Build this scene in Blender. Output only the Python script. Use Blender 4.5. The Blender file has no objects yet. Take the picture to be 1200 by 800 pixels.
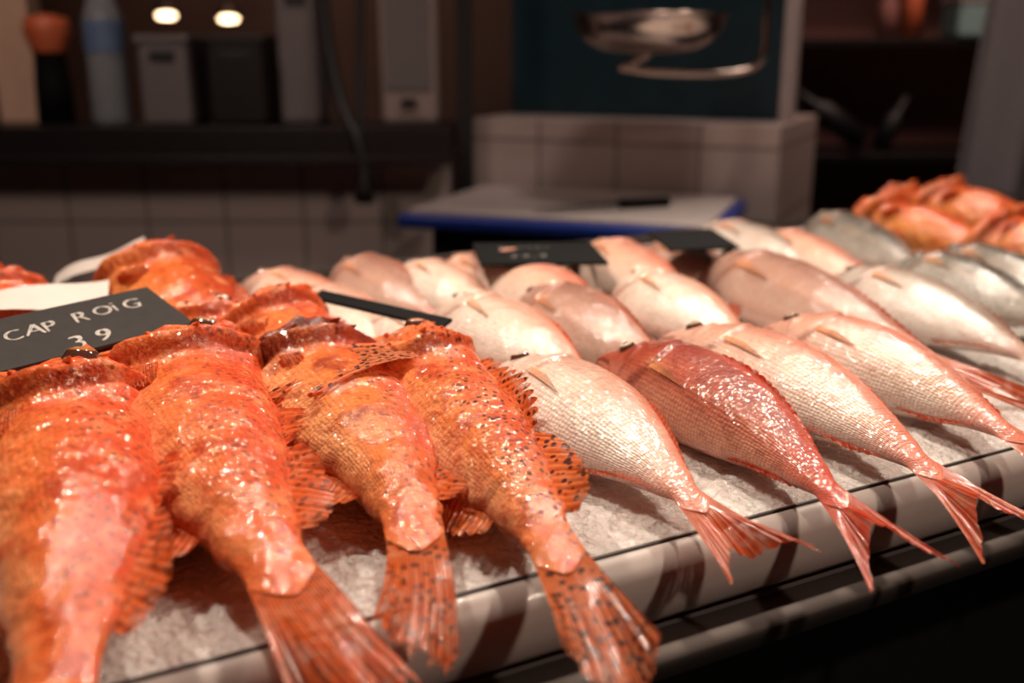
import bpy, math, random
import numpy as np
from mathutils import Vector, Matrix, noise
R=math.radians
S=bpy.context.scene
COL=bpy.context.collection
ZI=0.90           # ice top height
YAW=R(28)         # counter direction
# ---------------------------------------------------------------- helpers
def link(o,parent=None):
    COL.objects.link(o)
    if parent is not None: o.parent=parent
    return o
def empty(name,loc=(0,0,0),rz=0):
    e=bpy.data.objects.new(name,None); e.location=loc; e.rotation_euler=(0,0,rz); e.empty_display_size=.05
    return link(e)
class NT:
    def __init__(s,name):
        s.m=bpy.data.materials.new(name); s.m.use_nodes=True; s.t=s.m.node_tree; s.t.nodes.clear()
        s.out=s.n('ShaderNodeOutputMaterial'); s.b=s.n('ShaderNodeBsdfPrincipled'); s.l(s.b.outputs[0],s.out.inputs[0])
    def n(s,typ,**k):
        nd=s.t.nodes.new(typ)
        for a,b in k.items(): setattr(nd,a,b)
        return nd
    def l(s,a,b): s.t.links.new(a,b)
    def set(s,**k):
        for a,b in k.items(): s.b.inputs[a.replace('_',' ')].default_value=b
    def noise(s,vec,scale,detail=3,rough=.5):
        nd=s.n('ShaderNodeTexNoise'); nd.inputs['Scale'].default_value=scale; nd.inputs['Detail'].default_value=detail; nd.inputs['Roughness'].default_value=rough
        if vec is not None: s.l(vec,nd.inputs['Vector'])
        return nd.outputs['Fac']
    def vor(s,vec,scale,rand=1,feature='F1'):
        nd=s.n('ShaderNodeTexVoronoi',feature=feature); nd.inputs['Scale'].default_value=scale; nd.inputs['Randomness'].default_value=rand
        s.l(vec,nd.inputs['Vector']); return nd.outputs['Distance']
    def rng(s,v,a,b,c=0,d=1):
        nd=s.n('ShaderNodeMapRange'); s.l(v,nd.inputs[0])
        for i,x in enumerate((a,b,c,d)): nd.inputs[i+1].default_value=x
        return nd.outputs[0]
    def math(s,op,a,b=None):
        nd=s.n('ShaderNodeMath',operation=op)
        for i,x in enumerate((a,b)):
            if x is None: continue
            if isinstance(x,(int,float)): nd.inputs[i].default_value=x
            else: s.l(x,nd.inputs[i])
        return nd.outputs[0]
    def mix(s,f,a,b,bt='MIX'):
        nd=s.n('ShaderNodeMix',data_type='RGBA',blend_type=bt)
        for i,x in ((0,f),(6,a),(7,b)):
            if isinstance(x,(int,float)): nd.inputs[i].default_value=x
            elif isinstance(x,tuple): nd.inputs[i].default_value=(*x,1)
            else: s.l(x,nd.inputs[i])
        return nd.outputs[2]
    def bump(s,h,dist,strength=1,prev=None):
        nd=s.n('ShaderNodeBump'); nd.inputs['Distance'].default_value=dist; nd.inputs['Strength'].default_value=strength
        s.l(h,nd.inputs['Height'])
        if prev is not None: s.l(prev,nd.inputs['Normal'])
        return nd.outputs[0]
def simple(name,col,rough=.5,metal=0,nscale=40,namt=.15,bump=0.0,**k):
    s=NT(name); tc=s.n('ShaderNodeTexCoord').outputs['Object']
    f=s.noise(tc,nscale,4)
    s.l(s.mix(f,tuple(c*(1-namt) for c in col),tuple(min(1,c*(1+namt)) for c in col)),s.b.inputs['Base Color'])
    s.set(Roughness=rough,Metallic=metal,**k)
    if bump: s.l(s.bump(f,bump),s.b.inputs['Normal'])
    return s.m
def mesh_obj(name,verts,faces,mats,parent=None,smooth=True,mi=None):
    me=bpy.data.meshes.new(name); me.from_pydata([tuple(v) for v in verts],[],faces); me.update()
    for m in (mats if isinstance(mats,(list,tuple)) else [mats]): me.materials.append(m)
    if smooth: me.polygons.foreach_set('use_smooth',[True]*len(me.polygons))
    if mi is not None: me.polygons.foreach_set('material_index',mi)
    return link(bpy.data.objects.new(name,me),parent)
def box(name,c,d,mat,rz=0,bevel=.003,parent=None,rx=0):
    x,y,z=[q/2 for q in d]
    v=[(a*x,b*y,e*z) for a in(-1,1) for b in(-1,1) for e in(-1,1)]
    f=[(0,1,3,2),(4,6,7,5),(0,4,5,1),(2,3,7,6),(0,2,6,4),(1,5,7,3)]
    o=mesh_obj(name,v,f,mat,parent,smooth=False); o.location=c; o.rotation_euler=(rx,0,rz)
    if bevel:
        m=o.modifiers.new('b','BEVEL'); m.width=bevel; m.segments=3
    return o
def lathe(name,prof,loc,mat,parent=None,n=40,sx=1):
    v=[];f=[]
    for r,z in prof:
        for i in range(n):
            a=2*math.pi*i/n; v.append((r*math.cos(a)*sx,r*math.sin(a),z))
    for j in range(len(prof)-1):
        for i in range(n):
            k=(i+1)%n; f.append((j*n+i,j*n+k,(j+1)*n+k,(j+1)*n+i))
    o=mesh_obj(name,v,f,mat,parent); o.location=loc; return o
def tube(name,pts,r,mat,parent=None):
    cu=bpy.data.curves.new(name,'CURVE'); cu.dimensions='3D'; cu.bevel_depth=r; cu.bevel_resolution=4; cu.use_fill_caps=True
    sp=cu.splines.new('NURBS'); sp.points.add(len(pts)-1)
    for p,q in zip(sp.points,pts): p.co=(*q,1)
    sp.use_endpoint_u=True; sp.order_u=3; sp.resolution_u=8
    cu.materials.append(mat); return link(bpy.data.objects.new(name,cu),parent)
def herm(xs,ys,x):
    xs=np.array(xs,float);ys=np.array(ys,float)
    m=np.gradient(ys,xs); i=np.clip(np.searchsorted(xs,x)-1,0,len(xs)-2)
    h=xs[i+1]-xs[i]; t=(x-xs[i])/h
    return ((2*t**3-3*t**2+1)*ys[i]+(t**3-2*t**2+t)*h*m[i]+(-2*t**3+3*t**2)*ys[i+1]+(t**3-t**2)*h*m[i+1])
def sstep(a,b,x):
    t=np.clip((x-a)/(b-a),0,1); return t*t*(3-2*t)
# ---------------------------------------------------------------- fish materials
def fish_skin(name,pale,dark,scale=230,mott=.5,spotscale=140,bumpd=.0006,rough=.24,lump=.0,sss=.12,dmott=0,coat=.07,ior=1.6,spec=.3,cw=.8):
    s=NT(name)
    at=s.n('ShaderNodeAttribute',attribute_name='Col'); uv=s.n('ShaderNodeAttribute',attribute_name='fuv').outputs['Vector']
    tc=s.n('ShaderNodeTexCoord').outputs['Object']
    n1=s.noise(tc,34,5,.62); n2=s.noise(tc,160,3,.6); n3=s.noise(tc,420,2,.6)
    c=s.mix(s.math('MULTIPLY',s.rng(n1,.52,.74),mott),at.outputs['Color'],pale)
    if dmott: c=s.mix(s.math('MULTIPLY',s.rng(n1,.48,.32),dmott),c,dark)
    c=s.mix(s.math('MULTIPLY',s.rng(n2,.52,.7),mott*.8),c,dark)
    c=s.mix(s.math('MULTIPLY',s.rng(n3,.54,.68),mott*.4),c,pale)
    sc=s.vor(uv,scale,.28)
    c=s.mix(s.math('MULTIPLY',s.rng(sc,.25,.62),.28),c,dark)
    sp=s.rng(s.vor(tc,spotscale,1),.38,.26)
    msk=s.rng(s.noise(tc,30,2),.34,.50)
    c=s.mix(s.math('MULTIPLY',s.math('MULTIPLY',sp,msk),at.outputs['Alpha']),c,(.13,.018,.003))
    s.l(c,s.b.inputs['Base Color'])
    s.set(Roughness=rough,Coat_Weight=cw,Coat_Roughness=coat,Coat_IOR=ior,Subsurface_Weight=sss,Subsurface_Scale=.004)
    s.b.inputs['Subsurface Radius'].default_value=(1,.3,.12)
    s.b.inputs['Specular IOR Level'].default_value=spec
    b=s.bump(s.math('MULTIPLY',sc,-1),bumpd)
    b=s.bump(n2,.0010+lump,1,b)
    if lump: b=s.bump(s.noise(tc,75,4,.6),lump*3,1,b)
    s.l(b,s.b.inputs['Normal'])
    nb=s.bump(s.noise(tc,120,2,.5),.0026+lump*2.4); nb=s.bump(n3,.0003,1,nb); s.l(nb,s.b.inputs['Coat Normal'])
    return s.m
def fin_mat(name,dark,trans=.35,pale=(.92,.42,.24),tear=.75):
    s=NT(name)
    at=s.n('ShaderNodeAttribute',attribute_name='Col'); uvn=s.n('ShaderNodeAttribute',attribute_name='fuv').outputs['Vector']
    tc=s.n('ShaderNodeTexCoord').outputs['Object']
    sx=s.n('ShaderNodeSeparateXYZ'); s.l(uvn,sx.inputs[0])
    nz=s.noise(tc,90,3)
    w=s.math('SINE',s.math('ADD',s.math('MULTIPLY',sx.outputs[0],6.2832*1.5),s.math('MULTIPLY',nz,3.0)))
    ray=s.rng(w,-.6,.9)
    c=s.mix(s.math('MULTIPLY',s.math('SUBTRACT',1,ray),.5),at.outputs['Color'],dark)
    c=s.mix(s.math('MULTIPLY',s.rng(nz,.45,.7),.4),c,pale)
    sp=s.rng(s.vor(tc,150,.85),.42,.32)
    c=s.mix(s.math('MULTIPLY',sp,at.outputs['Alpha']),c,(.08,.012,.004))
    s.l(c,s.b.inputs['Base Color']); s.set(Roughness=.3,Coat_Weight=.5)
    s.l(s.bump(ray,.0007),s.b.inputs['Normal'])
    tr=s.n('ShaderNodeBsdfTranslucent'); s.l(c,tr.inputs[0]); mx=s.n('ShaderNodeMixShader'); mx.inputs[0].default_value=trans
    s.l(s.b.outputs[0],mx.inputs[1]); s.l(tr.outputs[0],mx.inputs[2])
    # torn, translucent rim of the fin membrane
    tp=s.n('ShaderNodeBsdfTransparent'); m2=s.n('ShaderNodeMixShader')
    a=s.math('MULTIPLY',s.rng(sx.outputs[1],.45,1.0,0,tear),s.math('MULTIPLY',s.math('SUBTRACT',1,ray),s.rng(nz,.42,.58)))
    s.l(a,m2.inputs[0]); s.l(mx.outputs[0],m2.inputs[1]); s.l(tp.outputs[0],m2.inputs[2]); s.l(m2.outputs[0],s.out.inputs[0])
    return s.m
def eye_mat():
    s=NT('fish_eye'); at=s.n('ShaderNodeAttribute',attribute_name='Col'); s.l(at.outputs['Color'],s.b.inputs['Base Color']); s.set(Roughness=.08,Coat_Weight=1.0); return s.m
M_EYE=eye_mat()
M_SCORP=fish_skin('scorpionfish_skin',(.93,.42,.19),(.46,.032,.007),scale=240,mott=.7,spotscale=150,bumpd=.0004,rough=.55,lump=.0005,dmott=.8,ior=1.6,sss=.03,coat=.03,spec=.12,cw=.85)
M_SCORPD=fish_skin('dark_head_scorpionfish_skin',(.90,.33,.13),(.28,.018,.004),scale=240,mott=.4,spotscale=150,bumpd=.0005,rough=.55,lump=.0006,dmott=.8,ior=1.6,sss=.03,coat=.03,spec=.12,cw=.85)
M_BREAM=fish_skin('bream_skin',(.86,.71,.62),(.42,.18,.12),scale=250,mott=.4,bumpd=.0007,rough=.42,dmott=.22,sss=.03,coat=.05,ior=1.6,spec=.3,cw=.9)
M_ROSE=fish_skin('red_bream_skin',(.66,.24,.15),(.16,.020,.010),scale=250,mott=.35,bumpd=.0007,rough=.45,dmott=.4,sss=.03,coat=.05,ior=1.6,spec=.25,cw=.8)
M_SILV=fish_skin('silver_fish_skin',(.62,.57,.52),(.09,.075,.065),scale=300,mott=.7,bumpd=.0003,rough=.25,sss=.03,dmott=.3)
M_FINR=fin_mat('red_fin',(.42,.034,.008)); M_FINP=fin_mat('pink_fin',(.50,.07,.025),.3,(.90,.42,.25),.5)
# ---------------------------------------------------------------- fish builder
class MB:
    def __init__(s): s.v=[];s.f=[];s.c=[];s.u=[];s.m=[];s.n=0
    def grid(s,P,C,U,mat,closed=False,flip=False):
        a,b=P.shape[:2]; base=s.n
        s.v.append(P.reshape(-1,3)); s.c.append(C.reshape(-1,4)); s.u.append(U.reshape(-1,3)); s.n+=a*b
        for i in range(a-1):
            for j in range(b if closed else b-1):
                k=(j+1)%b
                q=(base+i*b+j,base+i*b+k,base+(i+1)*b+k,base+(i+1)*b+j)
                s.f.append(q[::-1] if flip else q); s.m.append(mat)
PROF={
 'bream':dict(xs=[0,.03,.08,.15,.25,.4,.55,.7,.85,.95,1],
  hd=[.03,.12,.24,.37,.48,.52,.46,.33,.18,.115,.12],hv=[.03,.10,.18,.28,.40,.46,.41,.28,.14,.09,.10],w=[.10,.34,.56,.8,.97,1,.88,.6,.30,.13,.03],sb=.82),
 'scorp':dict(xs=[0,.03,.08,.15,.25,.35,.5,.65,.8,.92,1],
  hd=[.10,.24,.37,.48,.51,.47,.43,.34,.22,.16,.15],hv=[.12,.28,.38,.46,.49,.50,.49,.37,.22,.15,.14],w=[.25,.55,.78,.97,1.05,1,.92,.68,.42,.18,.03],sb=.82),
 'slim':dict(xs=[0,.03,.08,.15,.25,.4,.55,.7,.85,.95,1],
  hd=[.04,.16,.28,.38,.47,.5,.46,.36,.2,.11,.12],hv=[.04,.14,.24,.36,.46,.5,.46,.34,.18,.10,.11],w=[.12,.4,.6,.8,.97,1,.9,.66,.34,.14,.03],sb=.82)}
def col3(a): return np.array(a,float)
PALS={
 'orange':dict(d=(.70,.070,.012),f=(.89,.190,.042),b=(.92,.37,.16),fin=(.88,.150,.026),spot=.65),
 'spotty':dict(d=(.66,.095,.022),f=(.89,.25,.07),b=(.92,.45,.23),fin=(.86,.19,.040),spot=1.0),
 'darkred':dict(d=(.62,.06,.010),f=(.89,.22,.048),b=(.91,.40,.17),fin=(.86,.16,.026),spot=.8,head=(.11,.006,.003)),
 'white':dict(d=(.66,.33,.24),f=(.86,.71,.61),b=(.90,.80,.71),fin=(.90,.15,.045),spot=0.),
 'pink':dict(d=(.62,.18,.11),f=(.84,.51,.39),b=(.89,.74,.64),fin=(.86,.12,.04),spot=0.),
 'rose':dict(d=(.28,.024,.010),f=(.48,.085,.040),b=(.78,.36,.24),fin=(.82,.065,.02),spot=0.),
 'mauve':dict(d=(.27,.11,.075),f=(.50,.29,.23),b=(.80,.60,.50),fin=(.62,.14,.07),spot=0.),
 'silver':dict(d=(.24,.19,.165),f=(.60,.53,.47),b=(.84,.77,.71),fin=(.50,.22,.15),spot=0.),
 'grey':dict(d=(.05,.047,.04),f=(.34,.30,.26),b=(.75,.68,.62),fin=(.34,.28,.23),spot=.0),
 'amber':dict(d=(.40,.038,.005),f=(.72,.15,.022),b=(.90,.35,.10),fin=(.72,.12,.018),spot=.6)}
def fish(name,kind,pts,D,T,roll=0,pal='white',seed=0,side=1,pec=1.0,eye=True,pecarc=None,mat=None,tail=1.0):
    rnd=random.Random(seed); pr=PROF[kind]; pl=PALS[pal]; sc_=kind=='scorp'
    P0,P1,P2=[np.array(p,float)+np.array((0,0,ZI)) for p in pts]
    Cc=2*P1-.5*(P0+P2)
    tt=np.linspace(0,1,200)[:,None]
    C=(1-tt)**2*P0+2*tt*(1-tt)*Cc+tt**2*P2
    sl=np.r_[0,np.cumsum(np.linalg.norm(np.diff(C,axis=0),axis=1))]; L=sl[-1]; sl/=L
    TG=np.gradient(C,axis=0); TG/=np.linalg.norm(TG,axis=1)[:,None]
    def at(a):
        a=np.asarray(a,float); ac=np.clip(a,0,1)
        p=np.stack([np.interp(ac,sl,C[:,k]) for k in range(3)],-1); t=np.stack([np.interp(ac,sl,TG[:,k]) for k in range(3)],-1)
        t/=np.linalg.norm(t,axis=-1,keepdims=True); p=p+t*((a-ac)*L)[...,None]
        Z=np.array((0,0,1.)); N=Z-t*(t@Z)[...,None]; N/=np.linalg.norm(N,axis=-1,keepdims=True)
        U=np.cross(N,t)*side; ro=roll*(1-.75*sstep(.45,1,a)); c_,s_=np.cos(ro)[...,None],np.sin(ro)[...,None]
        return p,t,U*c_+N*s_,N*c_-U*s_
    mb=MB(); ns,nt=(180,60); sb=pr['sb']
    def prof(s): return herm(pr['xs'],pr['hd'],s)*D,herm(pr['xs'],pr['hv'],s)*D,herm(pr['xs'],pr['w'],s)*T
    def surf(s,th,disp=True):
        hd,hv,w=prof(s); cy,sz=np.cos(th),np.sin(th)
        y=np.where(cy>0,hd,hv)*cy; z=w*np.sign(sz)*np.abs(sz)**.92*(1-.16*cy**2)
        d=np.zeros_like(y)
        if disp:
            up=np.abs(sz)**.5
            e=s-(.285-.08*cy**2+.03*cy)
            A=.105 if sc_ else .030
            d+=D*A*up*np.where(e<0,np.exp(-(e/.05)**2),np.exp(-(e/.009)**2))
            e=s-(.19-.05*cy**2)
            d+=D*A*.5*up*np.where(e<0,np.exp(-(e/.02)**2),np.exp(-(e/.006)**2))
            d-=D*(.08 if sc_ else .035)*np.exp(-((cy+.12+s*(4 if sc_ else 3.5))/.14)**2)*(1-sstep(.09,.12 if sc_ else .10,s))*sstep(-.01,.03,s)
            if sc_:
                d+=D*.09*np.exp(-((s-.13)/.035)**2)*np.exp(-((cy-.62)/.2)**2)
                d-=D*.045*np.exp(-((s-.325)/.025)**2)*up
                d-=D*.03*np.exp(-((s-.085)/.02)**2)*np.exp(-((cy-.5)/.3)**2)
                d+=D*.018*np.sin(s*95+3*cy)*np.exp(-((s-.16)/.1)**2)*np.sin(cy*11+seed)
        r=np.sqrt(cy**2*.8+sz**2)
        # fleshy tail base ends in a rounded lobe over the fin rays
        p,t,U,N=at((s-.045*np.abs(cy)**1.5*sstep(.86,1,s))*sb)
        y=y+d*cy/r; z=z+d*sz/r
        return p+U*y[...,None]+N*z[...,None],y,z
    s1=np.linspace(0,1,ns)**1.2; th=np.linspace(0,2*math.pi,nt,endpoint=False)
    SS,TH=np.meshgrid(s1,th,indexing='ij')
    P,Y,Z=surf(SS,TH)
    amp=(.0042 if sc_ else .0014); fr=(24 if sc_ else 14)
    off=np.array([noise.noise(Vector((a*fr*L+seed*7.1,b*fr,c_*fr))) + (.45*noise.noise(Vector((a*70*L+seed,b*70,c_*70))) if sc_ else 0) for a,b,c_ in zip(SS.ravel(),Y.ravel(),Z.ravel())]).reshape(SS.shape)
    pc,t_,U_,N_=at(SS*sb)
    outw=P-pc; outw/=np.maximum(np.linalg.norm(outw,axis=-1,keepdims=True),1e-6)
    hb=1+1.6*(1-sstep(.15,.32,SS)) if sc_ else 1
    P=P+outw*(off*amp*hb*sstep(0,.05,SS)*(1-sstep(.86,.97,SS)))[...,None]
    cy=np.cos(TH)
    k1=sstep(-.15,.75,cy+.15*off)[...,None]; k2=sstep(.1,.85,-cy)[...,None]
    CC=col3(pl['f'])*(1-k1)+col3(pl['d'])*k1; CC=CC*(1-k2)+col3(pl['b'])*k2
    hc=col3(pl['head']) if 'head' in pl else col3(pl['d'])*.55+col3(pl['f'])*.45
    hm=((1-sstep(.23,.33,SS+.04*off))*(.95 if 'head' in pl else .45))[...,None]
    CC=CC*(1-hm)+hc*hm
    e=SS-(.297-.08*cy**2+.03*cy); g=(np.exp(-(e/.007)**2)*.65*np.abs(np.sin(TH)))[...,None]; CC=CC*(1-g)+col3((.25,.03,.015))*g  # dark line paints crease shade behind the gill cover
    g=(np.exp(-((cy+.12+SS*(4 if sc_ else 3.5))/.09)**2)*(1-sstep(.09,.11,SS)))[...,None]*.8; CC=CC*(1-g)+col3((.12,.02,.012))*g
    g=(np.exp(-((cy-.42)/.05)**2)*sstep(.3,.36,SS)*.28)[...,None]; CC=CC*(1-g)+col3(pl['d'])*.7*g
    g=(sstep(.70,.96,SS)*.9)[...,None]; endc=col3(pl['fin'])*.85+col3(pl['f'])*.15; CC=CC*(1-g)+endc*g
    if not sc_:
        g=(np.exp(-((SS-.31)/.035)**2-((cy+.05)/.15)**2)*.5)[...,None]; CC=CC*(1-g)+col3((.88,.36,.14))*g
        g=(np.exp(-((cy-.86)/.1)**2)*sstep(.3,.5,SS)*.45)[...,None]; CC=CC*(1-g)+col3(pl['fin'])*g
        g=(np.exp(-((cy+.1)/.07)**2)*sstep(.4,.5,SS)*(1-sstep(.7,.8,SS))*.18)[...,None]; CC=CC*(1-g)+col3((.9,.45,.22))*g
    sp=pl['spot']*(0.25+.75*sstep(-.3,.4,cy))
    C4=np.concatenate([CC,sp[...,None]*np.ones_like(CC[...,:1])],-1)
    UV=np.stack([SS*L*sb,np.arccos(np.clip(cy,-1,1))/math.pi*D*1.2+ (np.sin(TH)<0)*.3,Z*0],-1)
    mb.grid(P,C4,UV,0,closed=True,flip=(side<0))
    for i in (0,ns-1):
        ring=P[i]; ctr=ring.mean(0)+ (t_[i,0]*(-.004 if i==0 else 0.0))
        G=np.stack([ring,ring*.5+ctr*.5,np.repeat(ctr[None],nt,0)]); g4=np.repeat(C4[i][None],3,0).copy()
        if i==0: g4[...,:3]*=.6
        mb.grid(G,g4,np.zeros((3,nt,3)),0,closed=True)
    fin=col3(pl['fin'])
    def sheet(G,nr,tipc=None,spot=0.,rootc=None,mat=1):
        a,b=G.shape[:2]
        u=np.linspace(0,nr,a)[:,None]*np.ones((1,b)); v=np.ones((a,1))*np.linspace(0,1,b)[None]
        rc=fin if rootc is None else col3(rootc); tc=fin*.9 if tipc is None else col3(tipc)
        c=rc*(1-v[...,None])+tc*v[...,None]
        if mat==0: u=u*.004; v=v*.03
        mb.grid(G,np.concatenate([c,np.full(c.shape[:2]+(1,),spot)],-1),np.stack([u,v,u*0],-1),mat)
    def ragged(n,nr,amt):
        x=np.linspace(0,nr,n); k=[rnd.uniform(-amt,amt) for _ in range(int(nr)+3)]
        return 1+np.interp(x,range(len(k)),k)-amt*.8*np.abs(np.sin(np.pi*x))**3*0.6
    # ---- caudal fin
    nr=14; na,nb=nr*6+1,20; u=np.linspace(-1,1,na)[:,None]; v=np.linspace(0,1,nb)[None]
    s0_=.90; hd,hv,w=prof(np.array(.95)); tl=1-sb*s0_
    if sc_: ln=tl*(1-.12*np.abs(u)**2.5); spread=D*.25*tail
    else: ln=tl*(.62+.46*np.abs(u)**1.2); spread=D*.32*tail
    ln=ln*ragged(na,nr,.04)[:,None]
    along=sb*s0_+ln*v; lat=np.where(u>0,hd,hv)*u*.96*(1-v)+(u*spread)*(v**1.2)+0*along
    p,t,U,N=at(along)
    ruff=(.0012*np.sin((u+1)/2*nr*2*math.pi)*v + .010*np.sin(u*2.5+seed)*v*v+ .006*np.sin(u*6+seed*2)*v**2)*(D/.11)*sstep(.3,.7,v)+0*along
    G=p+U*lat[...,None]+N*ruff[...,None]
    sheet(G,nr,tipc=tuple(fin*(.95 if sc_ else .85)),spot=(pl['spot'] if pl['spot']>.7 else pl['spot']*.5),rootc=tuple(endc))
    # ---- median fins
    def median(sa,se,theta,hfun,nr,lean,back,spiky=0,spot=0.):
        na=nr*6+1; q=np.linspace(0,1,na); s=sa+(se-sa)*q
        B,_,_=surf(s,np.full(na,theta),False); p,t,U,N=at(s*sb); sg=1 if theta==0 else -1
        h=hfun(q)*L*ragged(na,nr,.08)
        if spiky: h=h*(1-spiky*(.5+.5*np.cos(q*nr*2*math.pi)))
        vv=np.linspace(0,1,7)
        G=np.zeros((na,7,3))
        d0=U*sg*math.cos(lean)+N*math.sin(lean)*1+t*back
        d0/=np.linalg.norm(d0,axis=1)[:,None]
        for k,x in enumerate(vv):
            rip=np.sin(q*nr*2*math.pi)*.0009*x+.004*np.sin(q*5+seed)*x*x
            G[:,k]=B-U*sg*.002+d0*(h*x)[:,None]+N*rip[:,None]
        sheet(G,nr,spot=spot)
    if sc_:
        median(.26,.62,0,lambda q:.060*np.sin(np.pi*(q*.85+.12))**.6,11,.4+rnd.uniform(-.3,.2),1.1,.5,pl['spot'])
        median(.62,.86,0,lambda q:.070*np.sin(np.pi*(q*.85+.1))**.6,9,.15,1.3,.12,pl['spot'])
        median(.62,.80,math.pi,lambda q:.075*np.sin(np.pi*(q*.8+.12))**.6,8,.0,1.3,.15,pl['spot']*.5)
    else:
        median(.30,.88,0,lambda q:.018*np.sin(np.pi*(q*.9+.08))**.5,20,.5,1.6,.3)
        median(.64,.86,math.pi,lambda q:.020*np.sin(np.pi*(q*.85+.1))**.6,10,.3,1.4,.2)
    # ---- paired fins (fan)
    def fan(s0,cyv,sgn,length,a0,a1,rootw,lift,nr,pointed,spot=0.,tip=None,root=None,mat=1):
        th0=math.acos(cyv)*sgn
        B,_,_=surf(np.array([s0]),np.array([th0])); B=B[0]
        p,t,U,N=[x[0] for x in at(np.array([s0*sb]))]
        Nn=N*(1 if sgn>0 else -1); Bo=(B-p); Bo/=np.linalg.norm(Bo)
        na,nb=nr*5+1,14; G=np.zeros((na,nb,3)); rg=ragged(na,nr,.07)
        for i in range(na):
            q=i/(na-1); a=a0+(a1-a0)*q
            ln=length*( (1-.62*q**1.1) if pointed else (.72+.28*math.sin(math.pi*(q*.9+.05))))*rg[i]
            d=t*math.cos(a)+U*math.sin(a)
            for k in range(nb):
                x=k/(nb-1)
                G[i,k]=B+Bo*.0012+(U*math.cos(.5*(a0+a1))-t*math.sin(.5*(a0+a1)))*rootw*(q-.5)*(1-x)+d*ln*x+Nn*(lift*ln*(x-.55*x*x)+.0011*math.sin(q*nr*6.283)*x+.004*math.sin(q*4+seed)*x*x*(0.2 if pointed else 1))
        sheet(G,nr,tipc=tip,spot=spot,rootc=root,mat=mat)
    if sc_:
        a0,a1,pl_,li=(-.50,.30,.12,.10) if pecarc is None else pecarc
        fan(.30,-.35 if pecarc is None else .1,1,pl_*L*pec,a0,a1,.035 if pec>.5 else .02,li,14,False,pl['spot'],tip=tuple(fin*.9),root=tuple(fin*.6+col3(pl['b'])*.4))
        fan(.30,-.2,-1,.15*L,-.9,.6,.035,-.12,13,False,pl['spot'])
        fan(.36,-.86,1,.13*L,-.8,-.1,.02,.0,7,False,pl['spot']*.5); fan(.36,-.86,-1,.13*L,-1.2,-.3,.02,.0,7,False,pl['spot']*.5)
        for (s0,cyv) in [(.13,.75),(.17,.8),(.21,.78),(.20,.15),(.205,-.15),(.20,-.4),(.27,.35),(.10,.62),(.24,.6),(.15,.3),(.255,-.1),(.11,.1)]:
            for sgn in (1,-1):
                B,_,_=surf(np.array([s0]),np.array([math.acos(cyv)*sgn])); p,t,U,N=[x[0] for x in at(np.array([s0*sb]))]
                o=B[0]-p; o/=np.linalg.norm(o); d=o*.6+t*.9; d/=np.linalg.norm(d)
                x1=np.cross(d,o); x1/=np.linalg.norm(x1); y1=np.cross(d,x1); r=.0042; l=.014
                G=np.zeros((4,8,3))
                for k in range(4):
                    for j in range(8):
                        a=j/8*6.283; rr=r*(1-k/3)**.8; G[k,j]=B[0]-d*.002+d*l*k/3+(x1*math.cos(a)+y1*math.sin(a))*rr
                mb.grid(G,np.ones((4,8,4))*np.array([*(pl['f'] if 'head' not in pl else pl['head']),0]),np.zeros((4,8,3)),0,closed=True)
    else:
        # pectoral fin pressed flat on the flank, following the body surface
        for sgn in (1,-1):
            q=np.linspace(0,1,31)[:,None]; x=np.linspace(0,1,20)[None]
            s=.292+.17*pec*x*(1-.62*q)+0*q; cyv=-.10+(q-.5)*.20*(.5+.5*x)-.02*x
            A,_,_=surf(s,np.arccos(cyv)*sgn,False); pp,tt_,UU,NN=at(s*sb); oo=A-pp; oo/=np.linalg.norm(oo,axis=-1,keepdims=True)
            G=A+oo*(.0014+.0006*(1-x)+.0005*np.sin(q*9*2*math.pi)*x)[...,None]
            if sgn<0: G=G[::-1]
            sheet(G,9,tipc=tuple(col3(pl['f'])*.7+col3((.88,.42,.22))*.3),rootc=(.90,.36,.14),mat=0)
        fan(.34,-.93,1,.10*L,-.5,.05,.01,.05,6,True)
    if eye:
        for sgn in (1,-1):
            se,ce=(.135,.58) if sc_ else (.125,.42)
            th0=math.acos(ce)*sgn; ep=.004
            B=surf(np.array([se,se+ep,se]),np.array([th0,th0,th0+.05]),False)[0]
            n=np.cross(B[1]-B[0],B[2]-B[0]); n/=np.linalg.norm(n); p,t,U,N=[x[0] for x in at(np.array([se*sb]))]
            if n@(B[0]-p)<0: n=-n
            x1=t-n*(t@n); x1/=np.linalg.norm(x1); y1=np.cross(n,x1)
            re=D*(.095 if sc_ else .088); rr=np.array([0,.25,.45,.52,.6,.8,.9,1.,1.12]); G=np.zeros((9,28,3)); c4=np.zeros((9,28,4))
            for k,x in enumerate(rr):
                hh=re*(.5*math.sqrt(max(0,1-min(x,1)**2))) -(.25*re if x>1 else 0)
                for j in range(28):
                    a=j/28*6.2832; G[k,j]=B[0]+n*(hh+(.008 if sc_ else .0008))+(x1*math.cos(a)+y1*math.sin(a))*re*x
                cc=(.004,.004,.005) if x<.5 else ((.75,.55,.3) if x<.55 else ((.50,.36,.26) if not sc_ else (.5,.16,.04)))
                if x>=.9: cc=(.08,.03,.02)
                c4[k,:]=(*cc,0)
            mb.grid(G,c4,np.zeros((9,28,3)),2,closed=True)
    V=np.concatenate(mb.v); org=P1
    me=bpy.data.meshes.new(name); me.from_pydata((V-org).tolist(),[],mb.f)
    mt=mat or (M_ROSE if pal in('rose',) else {'scorp':M_SCORP,'bream':M_BREAM,'slim':M_SILV}[kind])
    for m in (mt,M_FINR if sc_ else M_FINP,M_EYE): me.materials.append(m)
    me.polygons.foreach_set('material_index',mb.m); me.polygons.foreach_set('use_smooth',[True]*len(me.polygons))
    a=me.attributes.new('Col','FLOAT_COLOR','POINT'); a.data.foreach_set('color',np.concatenate(mb.c).astype(np.float32).ravel())
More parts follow.
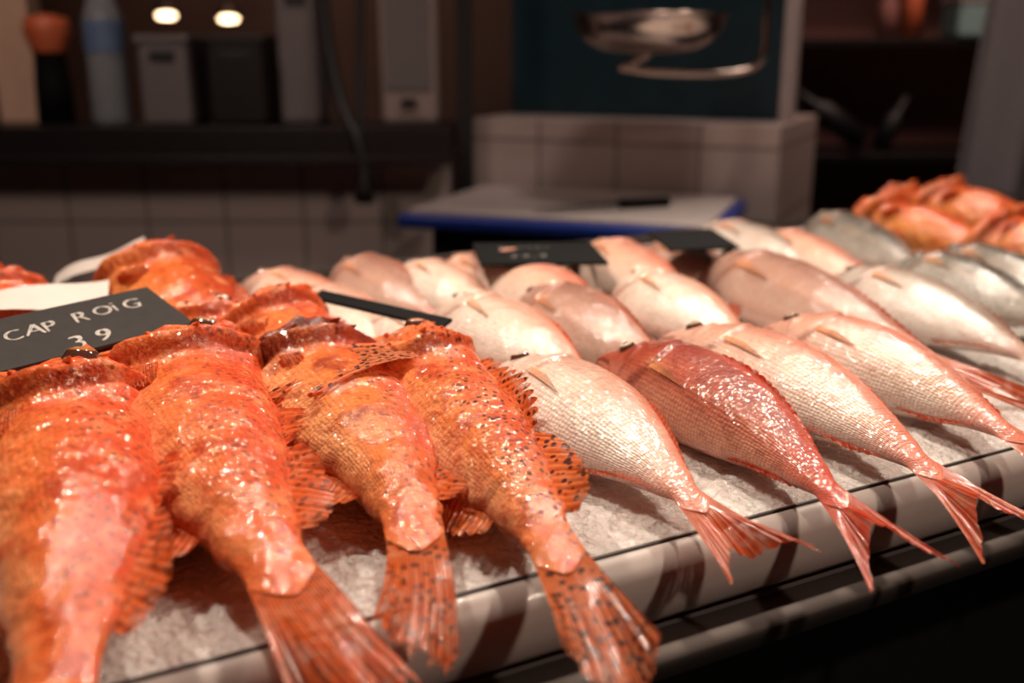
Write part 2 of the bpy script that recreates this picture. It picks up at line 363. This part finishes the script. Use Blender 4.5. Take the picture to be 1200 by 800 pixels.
    a=me.attributes.new('fuv','FLOAT_VECTOR','POINT'); a.data.foreach_set('vector',np.concatenate(mb.u).astype(np.float32).ravel())
    me.update(); o=bpy.data.objects.new(name,me); o.location=org; return link(o)
def F(name,kind,xy,h,D,T,roll=0,pal='white',seed=0,**k):
    (a,b,c)=xy; hh=h if isinstance(h,tuple) else (h,h,h*.4)
    return fish(name,kind,[(a[0]/1000,a[1]/1000,hh[0]),(b[0]/1000,b[1]/1000,hh[1]),(c[0]/1000,c[1]/1000,hh[2])],D,T,R(roll),pal,seed,**k)
sf='scorpionfish'; br='sea_bream'
F(sf,'scorp',[(-415,850),(-285,600),(-205,330)],.05,.150,.052,15,'orange',1,pec=.8)
F(sf,'scorp',[(-340,965),(-194,655),(-68,462)],.05,.148,.052,12,'orange',2,pec=.8)
F(sf,'scorp',[(-250,1000),(-98,735),(-58,514)],.045,.138,.048,5,'darkred',3,tail=.75,pec=.5,mat=M_SCORPD)
F(sf,'scorp',[(-130,1000),(-12,724),(62,486)],.045,.115,.045,25,'spotty',4,pecarc=(-2.25,-1.0,.235,.6))
F(sf,'scorp',[(-450,1035),(-350,839),(-253,656)],.035,.11,.042,10,'orange',5)
F(sf,'scorp',[(-515,963),(-454,825),(-377,639)],.04,.12,.045,10,'orange',6)
F(sf,'scorp',[(-370,1137),(-277,948),(-181,711)],.038,.12,.045,10,'amber',7)
F(sf,'scorp',[(-480,1285),(-358,1124),(-238,967)],.053,.155,.058,12,'amber',8)
F(sf,'scorp',[(-290,1100),(-200,975),(-104,831)],(.05,.05,.03),.13,.045,15,'orange',9)
F(sf,'scorp',[(-640,1210),(-550,1080),(-454,960)],.045,.12,.05,12,'orange',10)
F(br,'bream',[(-20,970),(78,805),(172,618)],.04,.112,.034,20,'white',11)
F(br,'bream',[(-90,1197),(0,1066),(125,884)],.045,.112,.034,16,'white',12)
F(br,'bream',[(88,1013),(192,847),(264,614)],.04,.096,.034,38,'rose',13)
F(br,'bream',[(159,1076),(273,902),(360,660)],.042,.104,.036,24,'pink',14)
F(br,'bream',[(279,1112),(375,954),(467,750)],.042,.10,.036,28,'pink',15)
F(br,'bream',[(289,1471),(382,1170),(514,925)],.045,.115,.042,32,'mauve',16)
F(br,'bream',[(422,1355),(501,1190),(600,976)],.045,.115,.036,18,'silver',17)
F(br,'bream',[(11,1247),(96,1102),(210,956)],.042,.105,.036,35,'mauve',18)
F(br,'bream',[(-60,1450),(63,1217),(201,1050)],.045,.125,.042,20,'pink',19)
F(br,'bream',[(121,1540),(182,1316),(299,1151)],.045,.12,.042,20,'pink',20)
F(br,'bream',[(139,1297),(201,1160),(304,990)],.05,.11,.036,18,'white',21)
F(br,'bream',[(-370,1361),(-261,1279),(-130,1150)],.038,.105,.032,12,'pink',22)
F(br,'bream',[(-249,1430),(-165,1317),(-34,1190)],.04,.105,.036,30,'mauve',23)
F(br,'bream',[(-160,1412),(-69,1275),(43,1140)],.042,.105,.034,12,'white',24)
F(br,'bream',[(-184,1178),(-117,1110),(20,970)],.035,.09,.028,12,'white',25)
F(br,'bream',[(-268,1257),(-191,1149),(-93,1010)],.04,.10,.032,18,'white',26)
F(br,'bream',[(-104,1440),(-10,1324),(99,1190)],.042,.11,.036,22,'pink',27)
F(br,'bream',[(323,1737),(402,1529),(545,1377)],.045,.12,.036,16,'silver',28)
F(br,'bream',[(421,1684),(458,1482),(580,1292)],.04,.11,.036,18,'pink',29)
F(br,'bream',[(40,1520),(110,1380),(220,1250)],.03,.11,.036,22,'white',37)
F(br,'bream',[(215,1640),(290,1440),(400,1270)],.03,.11,.036,22,'mauve',38)
gf='grey_mullet'
F(gf,'slim',[(545,1849),(582,1593),(661,1412)],.04,.11,.04,30,'grey',30)
F(gf,'slim',[(562,1451),(613,1270),(717,1123)],.045,.10,.038,25,'grey',31)
F(gf,'slim',[(650,1540),(705,1360),(800,1210)],.04,.10,.038,30,'grey',34)
F('gurnard','scorp',[(609,1830),(721,1651),(847,1500)],.050,.12,.05,12,'amber',32,pec=.7)
F('gurnard','scorp',[(745,1900),(840,1750),(980,1620)],.065,.12,.052,12,'amber',33,pec=.7)
F('gurnard','scorp',[(742,1619),(810,1494),(900,1380)],.055,.12,.05,12,'orange',35,pec=.7)
F('gurnard','scorp',[(690,1960),(770,1830),(900,1680)],.050,.12,.05,12,'amber',36,pec=.7)
# ---------------------------------------------------------------- counter (built along its own axis)
def ice_mat():
    s=NT('crushed_ice'); tc=s.n('ShaderNodeTexCoord').outputs['Object']
    n=s.noise(tc,55,6,.7); v=s.vor(tc,150,1); n2=s.noise(tc,420,3,.6)
    c=s.mix(s.rng(n,.35,.7),(.84,.73,.69),(.98,.92,.88)); c=s.mix(s.math('MULTIPLY',s.rng(n2,.5,.7),.15),c,(.62,.52,.50))
    s.l(c,s.b.inputs['Base Color']); s.set(Roughness=.28,Subsurface_Weight=.5,Subsurface_Scale=.018,Coat_Weight=.6,Coat_Roughness=.08)
    s.b.inputs['Subsurface Radius'].default_value=(1,.85,.8)
    b=s.bump(n,.007); b=s.bump(v,.0055,1,b); b=s.bump(n2,.0018,1,b); s.l(b,s.b.inputs['Normal']); s.l(b,s.b.inputs['Coat Normal']); return s.m
M_ICE=ice_mat()
M_LIP=simple('frosted_plastic_lip',(.46,.38,.355),.45,0,8,.25,Subsurface_Weight=.2,Subsurface_Scale=.02,Coat_Weight=.1)
M_STEEL=simple('brushed_steel',(.085,.07,.065),.65,1,20,.12,bump=.0003)
M_BLACK=simple('black_panel',(.006,.006,.007),.5,0)
M_GASKET=simple('dark_gasket',(.08,.065,.065),.4)
counter=empty('fish_display_counter',(0,0,0),YAW)
def extr(name,prof,x0,x1,mat,nx=2):
    v=[];f=[]
    for i in range(nx):
        x=x0+(x1-x0)*i/(nx-1)
        for d,z in prof: v.append((x,d,z+ZI))
    n=len(prof)
    for i in range(nx-1):
        for j in range(n-1): f.append((i*n+j,i*n+j+1,(i+1)*n+j+1,(i+1)*n+j))
    return mesh_obj(name,v,f,mat,counter)
X0,X1=-1.3,2.6; DF=.5575
nx,ny=780,210; v=[];f=[]
for i in range(nx):
    x=X0+(X1-X0)*i/(nx-1)
    for j in range(ny):
        d=DF+.002+(1.55-DF-.004)*(j/(ny-1))**1.3
        z=.006*noise.noise(Vector((x*9,d*9,0)))+.004*noise.noise(Vector((x*40,d*40,3)))+.0025*noise.noise(Vector((x*130,d*130,5)))+.002
        z=z*min(1,(d-DF)/.03)+.004*math.exp(-((d-DF-.05)/.04)**2)
        v.append((x,d,ZI+z))
for i in range(nx-1):
    for j in range(ny-1): f.append((i*ny+j,(i+1)*ny+j,(i+1)*ny+j+1,i*ny+j+1))
mesh_obj('ice_bed',v,f,M_ICE,counter)
lip=[(DF+.004,-.004)]+[(DF-.024*math.sin(a),-.03+.03*math.cos(a)) for a in np.linspace(0,math.pi/2,9)]+[(DF-.025,-.045),(DF-.018,-.052)]
extr('tray_lip',lip,X0,X1,M_LIP)
extr('lip_gasket',[(DF+.002,.000),(DF+.001,.0018),(DF-.001,.0018),(DF-.0013,.000)],X0,X1,M_GASKET)
extr('steel_ledge',[(DF-.005,-.054),(DF-.045,-.056),(DF-.052,-.057),(DF-.056,-.061),(DF-.056,-.072),(DF-.052,-.076),(DF-.03,-.078)],X0,X1,M_STEEL)
extr('shadow_gap',[(DF-.010,-.052),(DF-.024,-.0545)],X0,X1,M_GASKET)
box('front_panel',((X0+X1)/2,DF-.0+.02,(ZI-.078)/2),(X1-X0,.06,ZI-.078),M_BLACK,parent=counter)
box('counter_body',((X0+X1)/2,(DF+1.55)/2+.05,(ZI-.03)/2),(X1-X0,1.55-DF-.1,ZI-.03),M_BLACK,parent=counter)
box('back_rim',((X0+X1)/2,1.553,ZI/2+.01),(X1-X0,.014,ZI+.02),M_STEEL,parent=counter)
# ---------------------------------------------------------------- signs
M_SLATE=simple('slate_black',(.026,.021,.020),.65,0,60,.3,bump=.0004,Specular_IOR_Level=.25)
M_SLATE2=simple('black_sign_plastic',(.003,.003,.0035),.75,0,Specular_IOR_Level=.15)
M_CHALK=simple('white_chalk',(.50,.45,.42),.9,0,300,.45)
M_CHALK2=simple('faded_chalk',(.25,.23,.22),.9,0,300,.35)
M_PAPER=simple('white_paper',(.66,.57,.53),.7,0,30,.08)
def plate(name,TL,TR,BL,mat,lines,th=.004,chalk=None):
    TL,TR,BL=[Vector((p[0]/1000,p[1]/1000,p[2]/1000+ZI)) for p in (TL,TR,BL)]
    ux=(TR-TL); W=ux.length; ux.normalize(); uy=(TL-BL); uy=(uy-ux*uy.dot(ux)); Hh=uy.length; uy.normalize(); uz=ux.cross(uy)
    e=empty(name); e.matrix_world=Matrix(((ux.x,uy.x,uz.x,BL.x),(ux.y,uy.y,uz.y,BL.y),(ux.z,uy.z,uz.z,BL.z),(0,0,0,1)))
    b=box('board',(W/2,Hh/2,-th/2),(W,Hh,th),mat,bevel=.001,parent=e)
    k=0
    for (tx,x,y,sz,rot) in lines:
        for j in range(2 if chalk is None else 1):
            cu=bpy.data.curves.new('t','FONT'); cu.body=tx; cu.size=sz*(1+.03*j); cu.extrude=.0002; cu.offset=-.0006; cu.shear=.15+.1*j; cu.space_character=1.2-.02*j; cu.materials.append(chalk or M_CHALK)
            o=link(bpy.data.objects.new('chalk_text_%d'%k,cu),e); o.location=(x+.0005*j,y-.0007*j,.0004); o.rotation_euler=(0,0,rot+.012*j); k+=1
    return e
# every chalk letter is set by hand with its own tilt and size
plate('price_sign',(-530,844,111),(-377,1015,119),(-462,794,88),M_SLATE,[('C',.068,.042,.025,.12),('A',.086,.045,.028,-.06),('P',.104,.044,.026,.10),('R',.133,.048,.027,.02),('O',.154,.053,.024,-.1),('i',.176,.053,.026,.15),('G',.185,.052,.026,-.05),('3',.110,.004,.032,.06),('9',.134,.008,.030,-.12)])
plate('price_sign',(-236,1130,96),(-85,1025,90),(-222,1098,90),M_SLATE2,[])
plate('price_sign',(-58,1390,97),(106,1410,95),(-40,1270,92),M_SLATE2,[('Denton',.03,.08,.02,.05),('24,9',.04,.03,.025,0)],chalk=M_CHALK2)
plate('price_sign',(226,1490,98),(326,1510,98),(216,1380,90),M_SLATE2,[])
v=[];f=[]
for i in range(12):
    for j in range(6):
        x,y=i/11,j/5
        v.append((-.60+.13*x+.035*(1-y),1.06+.11*x-.10*(1-y),ZI+.090+.006*x+.006*math.sin(x*5)+.004*math.cos(y*4+x*3)))
for i in range(11):
    for j in range(5): f.append((i*6+j,(i+1)*6+j,(i+1)*6+j+1,i*6+j+1))
mesh_obj('paper_label',v,f,M_PAPER)
v=[];f=[]
for i in range(10):
    for j in range(4):
        x,y=i/9,j/3
        v.append((-.60+.115*x,1.32+.02*x-.02*y,.966+.045*x**.8-.016*y*(1-.4*x)+.003*math.sin(x*8)))
for i in range(9):
    for j in range(3): f.append((i*4+j,i*4+j+1,(i+1)*4+j+1,(i+1)*4+j))
mesh_obj('paper_label',v,f,M_PAPER)
# ---------------------------------------------------------------- room shell & background
def tile_mat(name,axis,col=(.52,.42,.39),tw=.2,th=.165,grout=(.25,.19,.18)):
    s=NT(name); tc=s.n('ShaderNodeTexCoord').outputs['Object']; sx=s.n('ShaderNodeSeparateXYZ'); s.l(tc,sx.inputs[0]); cx=s.n('ShaderNodeCombineXYZ')
    s.l(sx.outputs[axis],cx.inputs[0]); s.l(sx.outputs[2],cx.inputs[1])
    b=s.n('ShaderNodeTexBrick'); b.offset=0; b.inputs['Scale'].default_value=1; b.inputs['Brick Width'].default_value=tw; b.inputs['Row Height'].default_value=th
    b.inputs['Mortar Size'].default_value=.004; b.inputs['Color1'].default_value=(*col,1); b.inputs['Color2'].default_value=(*[c*.93 for c in col],1); b.inputs['Mortar'].default_value=(*grout,1)
    s.l(cx.outputs[0],b.inputs['Vector']); s.l(b.outputs['Color'],s.b.inputs['Base Color']); s.set(Roughness=.3)
    s.l(s.bump(b.outputs['Fac'],-.002),s.b.inputs['Normal']); return s.m
M_TILE=tile_mat('white_tile',0)
M_DARK=simple('dark_wall_paint',(.050,.028,.024),.7,0,5,.3)
M_BROWN=simple('reddish_wall',(.26,.10,.085),.7,0,4,.3)
M_FLOOR=simple('dark_floor_tile',(.05,.045,.045),.4,0,6,.3)
M_DSTEEL=simple('dark_steel',(.022,.018,.018),.4,.5)
M_TEAL=simple('teal_paint',(.003,.024,.036),.5,0,14,.45)
M_WHITE=simple('white_plastic',(.42,.36,.35),.45)
M_BLUE=simple('blue_plastic',(.012,.035,.24),.35)
M_GREY=simple('grey_plastic',(.13,.115,.115),.5)
M_CREAM=simple('cream_paint',(.58,.39,.28),.6)
M_ORNG=simple('orange_plastic',(.5,.11,.04),.5)
M_BOT=simple('bottle_plastic',(.36,.40,.43),.12,0,Transmission_Weight=.5,IOR=1.3)
M_LABEL=simple('bottle_label',(.10,.16,.28),.5)
M_STEELB=simple('polished_steel',(.44,.35,.31),.2,1,12,.1)
box('floor',(.4,1.7,-.01),(7,8,.02),M_FLOOR,bevel=0)
box('ceiling',(.4,1.7,2.82),(7,8,.02),M_DARK,bevel=0)
box('wall_back',(.4,4.85,1.4),(7,.1,2.8),M_DARK,bevel=0)
box('wall_left',(-2.6,1.7,1.4),(.1,6.4,2.8),M_DARK,bevel=0)
box('wall_right',(3.4,1.7,1.4),(.1,6.4,2.8),M_DARK,bevel=0)
box('wall_tiled',(-1.13,2.65,.5),(2.0,.1,1.0),M_TILE,bevel=0)
sh=empty('serving_shelf'); box('shelf_slab',(-1.12,2.60,1.04),(1.95,.26,.075),M_DSTEEL,parent=sh); box('shelf_front_lip',(-1.12,2.46,1.0),(1.95,.02,.02),M_DSTEEL,parent=sh)
box('upright_post',(-.115,2.58,1.1),(.035,.05,2.2),M_BLACK)
lw=empty('wall_low_tiled',(.592,2.3,0),R(-25))
box('low_wall',(-.38,.25,.545),(.76,.5,1.09),M_TILE,parent=lw,bevel=.002)
tp=empty('teal_panel',(.592,2.3,0),R(-25))
box('panel',(-.39,.2,1.65),(.70,.03,1.12),M_TEAL,parent=tp); box('panel_edge_post',(-.025,.2,1.65),(.03,.06,1.12),M_WHITE,parent=tp)
sc=empty('hanging_scale',(.283,2.2,-.018))
bp=[(.001,1.262),(.06,1.263),(.10,1.270),(.13,1.285),(.150,1.310),(.156,1.335),(.163,1.338),(.163,1.341),(.153,1.340),(.146,1.312),(.125,1.290),(.09,1.275),(.001,1.268)]
lathe('steel_pan',bp,(0,0,0),M_STEELB,sc,48)
tube('hanger_bracket',[(-.06,0,1.236),(-.02,0,1.226),(.1,0,1.222),(.2,0,1.225),(.24,0,1.25),(.24,0,1.32),(.24,0,1.5),(.24,0,2.838)],.008,M_STEELB,sc)
tube('pan_support',[(-.05,0,1.234),(-.02,0,1.248),(0,0,1.262)],.006,M_STEELB,sc)
pt=empty('prep_table',(-.22,2.12,0),R(-20))
box('table_body',(.29,.24,.445),(.5,.4,.89),M_BLACK,parent=pt)
cb=empty('cutting_board',(-.22,2.12,0),R(-20))
box('blue_base',(.31,.22,.91),(.66,.46,.03),M_BLUE,parent=cb,bevel=.01); box('white_top',(.31,.22,.928),(.62,.42,.012),M_WHITE,parent=cb,bevel=.004)
kn=empty('kitchen_knife',(.22,2.12,.936),R(20)); box('handle',(.06,0,.01),(.12,.025,.02),M_SLATE2,parent=kn,bevel=.008)
mesh_obj('blade',[(0,-.014,.008),(-.17,-.012,.008),(-.19,.006,.008),(0,.014,.008),(0,-.014,.010),(-.17,-.012,.009),(-.19,.006,.009),(0,.014,.012)],[(0,3,2,1),(4,5,6,7),(0,1,5,4),(1,2,6,5),(2,3,7,6),(3,0,4,7)],M_DSTEEL,kn,False)
zt=1.078
wb=empty('water_bottle',(-1.0,2.62,zt))
lathe('bottle_body',[(.001,0),(.045,0),(.048,.01),(.046,.05),(.048,.06),(.046,.1),(.048,.2),(.047,.25),(.03,.30),(.016,.33),(.016,.36)],(0,0,0),M_BOT,wb)
lathe('bottle_label',[(.049,.17),(.049,.245)],(0,0,0),M_LABEL,wb); lathe('bottle_cap',[(.018,.34),(.018,.365),(.001,.366)],(0,0,0),M_BLUE,wb)
cr=empty('coffee_grinder',(-1.13,2.6,zt)); lathe('grinder_base',[(.001,0),(.045,0),(.042,.1),(.035,.16),(.04,.17)],(0,0,0),M_SLATE2,cr); lathe('grinder_hopper',[(.04,.17),(.055,.22),(.05,.25),(.001,.26)],(0,0,0),M_ORNG,cr)
box('cream_pillar',(-1.26,2.72,1.65),(.10,.08,1.15),M_CREAM)
def crate(x,y,w,d,h,mat):
    e=empty('storage_crate',(x,y,zt))
    box('body',(0,0,h/2),(w,d,h),mat,parent=e,bevel=.012); box('rim',(0,0,h),(w+.012,d+.012,.018),mat,parent=e,bevel=.005); box('handle_slot',(0,-d/2,h*.8),(w*.5,.006,.025),M_BLACK,parent=e,bevel=.002)
crate(-.83,2.62,.12,.2,.20,M_GREY); crate(-.66,2.62,.14,.2,.20,M_DSTEEL); crate(-.52,2.66,.10,.16,.36,M_GREY)
ap=empty('wall_appliance',(-.25,2.62,zt)); box('casing',(0,0,.18),(.14,.14,.36),simple('grey_pink_plastic',(.26,.20,.19),.5),parent=ap,bevel=.015); lathe('dial',[(.001,.0),(.02,0),(.018,.01),(.001,.012)],(0,-.075,.05),M_SLATE2,ap); box('door_panel',(0,-.072,.2),(.11,.006,.24),M_GREY,parent=ap)
ho=empty('spray_hose',(-.36,2.46,0)); tube('hose',[(-.10,.1,1.7),(-.09,.08,1.35),(-.05,.04,1.12),(0,0,1.05),(.01,0,.95)],.014,M_BLACK,ho); tube('second_hose',[(.02,.1,1.7),(.0,.06,1.3),(.0,.02,1.1),(.0,0,.97)],.010,M_BLACK,ho); lathe('nozzle',[(.001,.90),(.022,.90),(.026,.93),(.016,.96),(.012,1.0)],(0.005,0,0),M_DSTEEL,ho)
M_LAMP=NT('lamp_glow'); M_LAMP.set(Emission_Strength=9.0); M_LAMP.b.inputs['Emission Color'].default_value=(1,.66,.38,1)
M_LAMP.b.inputs['Base Color'].default_value=(1,.9,.8,1); M_LAMP=M_LAMP.m
for i,(x,z) in enumerate([(-1.287,1.378),(-1.056,1.366)]):
    e=empty('pendant_lamp',(x,4.0,z)); lathe('bulb',[(.001,-.013),(.026,-.010),(.036,0),(.026,.009),(.001,.012)],(0,0,0),M_LAMP,e); tube('cord',[(0,0,.02),(0,0,.7),(0,0,2.81-z)],.004,M_BLACK,e); lathe('shade',[(.02,.05),(.05,.018),(.055,.012)],(0,0,0),M_DSTEEL,e)
su=empty('storage_shelves',(1.2,3.25,0))
box('back_board',(.1,.22,1.0),(1.1,.02,2.0),M_BROWN,parent=su)
for k,z in enumerate((.45,.94,1.275,1.7)): box('shelf_%d'%k,(.1,.05,z),(1.1,.32,.025),M_DSTEEL,parent=su)
box('side_panel',(-.44,.05,1.0),(.03,.34,2.0),M_DSTEEL,parent=su); box('side_panel_b',(.66,.05,1.0),(.03,.34,2.0),M_DSTEEL,parent=su)
def bottle(name,x,y,z,h,r,mat,rx=0,ry=0):
    o=lathe(name,[(.001,0),(r,0),(r,h*.6),(r*.35,h*.75),(r*.35,h),(.001,h)],(x,y,z),mat,None,24); o.rotation_euler=(rx,ry,0); return o
bottle('oil_bottle',1.12,3.2,1.29,.16,.03,M_BROWN); bottle('oil_bottle',1.2,3.22,1.29,.2,.03,M_ORNG); bottle('dark_bottle',.86,3.2,.955,.2,.03,M_BLACK); bottle('dark_bottle',1.06,3.15,.99,.26,.035,M_BLACK,0,R(-55)); bottle('dark_bottle',1.13,3.2,.965,.17,.03,M_BLACK,0,R(25))
tb=empty('storage_tub',(1.37,3.2,1.288)); box('tub',(0,0,.05),(.13,.14,.10),simple('pale_teal_plastic',(.25,.40,.40),.5),parent=tb,bevel=.012); box('lid',(0,0,.105),(.14,.15,.012),M_WHITE,parent=tb,bevel=.004)
v=[];f=[];nx,nz=40,30
for i in range(nx):
    for j in range(nz):
        x=i/(nx-1); z=j/(nz-1)
        v.append((1.0+.42*x*(1-.18*z)+.07*z-.03*(1-z),2.25+.035*math.sin(x*17+z*1.5)*(1.1-z*.6)+.02*math.sin(x*6+z*3),.93+1.0*z))
for i in range(nx-1):
    for j in range(nz-1): f.append((i*nz+j,(i+1)*nz+j,(i+1)*nz+j+1,i*nz+j+1))
o=mesh_obj('hanging_apron',v,f,simple('grey_cloth',(.20,.185,.20),.9,0,200,.1,bump=.001)); m=o.modifiers.new('s','SOLIDIFY'); m.thickness=.003
# ---------------------------------------------------------------- lights
def spot(name,loc,tgt,rad,pw,col=(1,.85,.69),ang=86,blend=.9):
    l=bpy.data.lights.new(name,'SPOT'); l.shadow_soft_size=rad; l.energy=pw; l.color=col; l.spot_size=R(ang); l.spot_blend=blend
    o=link(bpy.data.objects.new(name,l)); o.location=loc; o.rotation_euler=(Vector(tgt)-Vector(loc)).to_track_quat('-Z','Y').to_euler(); return o
spot('front_fill_spot',(-.60,1.1,2.3),(-.3,.80,.9),.05,72)
spot('front_fill_spot',(.15,1.5,2.3),(.05,1.05,.9),.05,68)
spot('front_fill_spot',(.85,1.9,2.3),(.6,1.3,.9),.05,84)
spot('front_fill_spot',(1.1,.2,2.3),(.25,.85,.9),.06,44,(1,.81,.64))  # added front fill that lightens the shading on the fish
spot('background_fill_spot',(-.9,1.0,2.0),(-.85,2.7,.8),.12,16,(1,.75,.66),60)  # added fill, aimed low to brighten the tiled wall
spot('background_fill_spot',(-1.0,1.7,2.7),(-.9,2.7,1.2),.15,32,(1,.72,.60),80)  # fill light added for the serving shelf and its objects
spot('background_fill_spot',(.5,1.5,2.7),(.5,2.5,.9),.15,40,(1,.82,.71),80)  # added fill to lift the low wall and teal panel
spot('background_fill_spot',(1.4,2.4,2.7),(1.2,3.4,1.1),.15,60,(1,.66,.54),100)  # extra light put in to brighten the reddish shelves
spot('background_fill_spot',(-.9,3.6,2.7),(-.9,4.8,1.4),.15,58,(1,.58,.40),110)  # warm fill added so the far wall is not black
w=bpy.data.worlds.new('World'); S.world=w; w.use_nodes=True; w.node_tree.nodes['Background'].inputs[0].default_value=(.5,.37,.34,1); w.node_tree.nodes['Background'].inputs[1].default_value=.04
# ---------------------------------------------------------------- camera
cd=bpy.data.cameras.new('camera'); cd.sensor_width=36; cd.lens=36; cd.clip_start=.02
cam=link(bpy.data.objects.new('camera',cd)); cam.location=(0,0,1.25); cam.rotation_euler=(math.pi/2-math.atan(340/1200),0,0)
cd.dof.use_dof=True; cd.dof.focus_distance=.84; cd.dof.aperture_fstop=2.6
S.camera=cam
S.view_settings.view_transform='Standard'; S.view_settings.look='None'
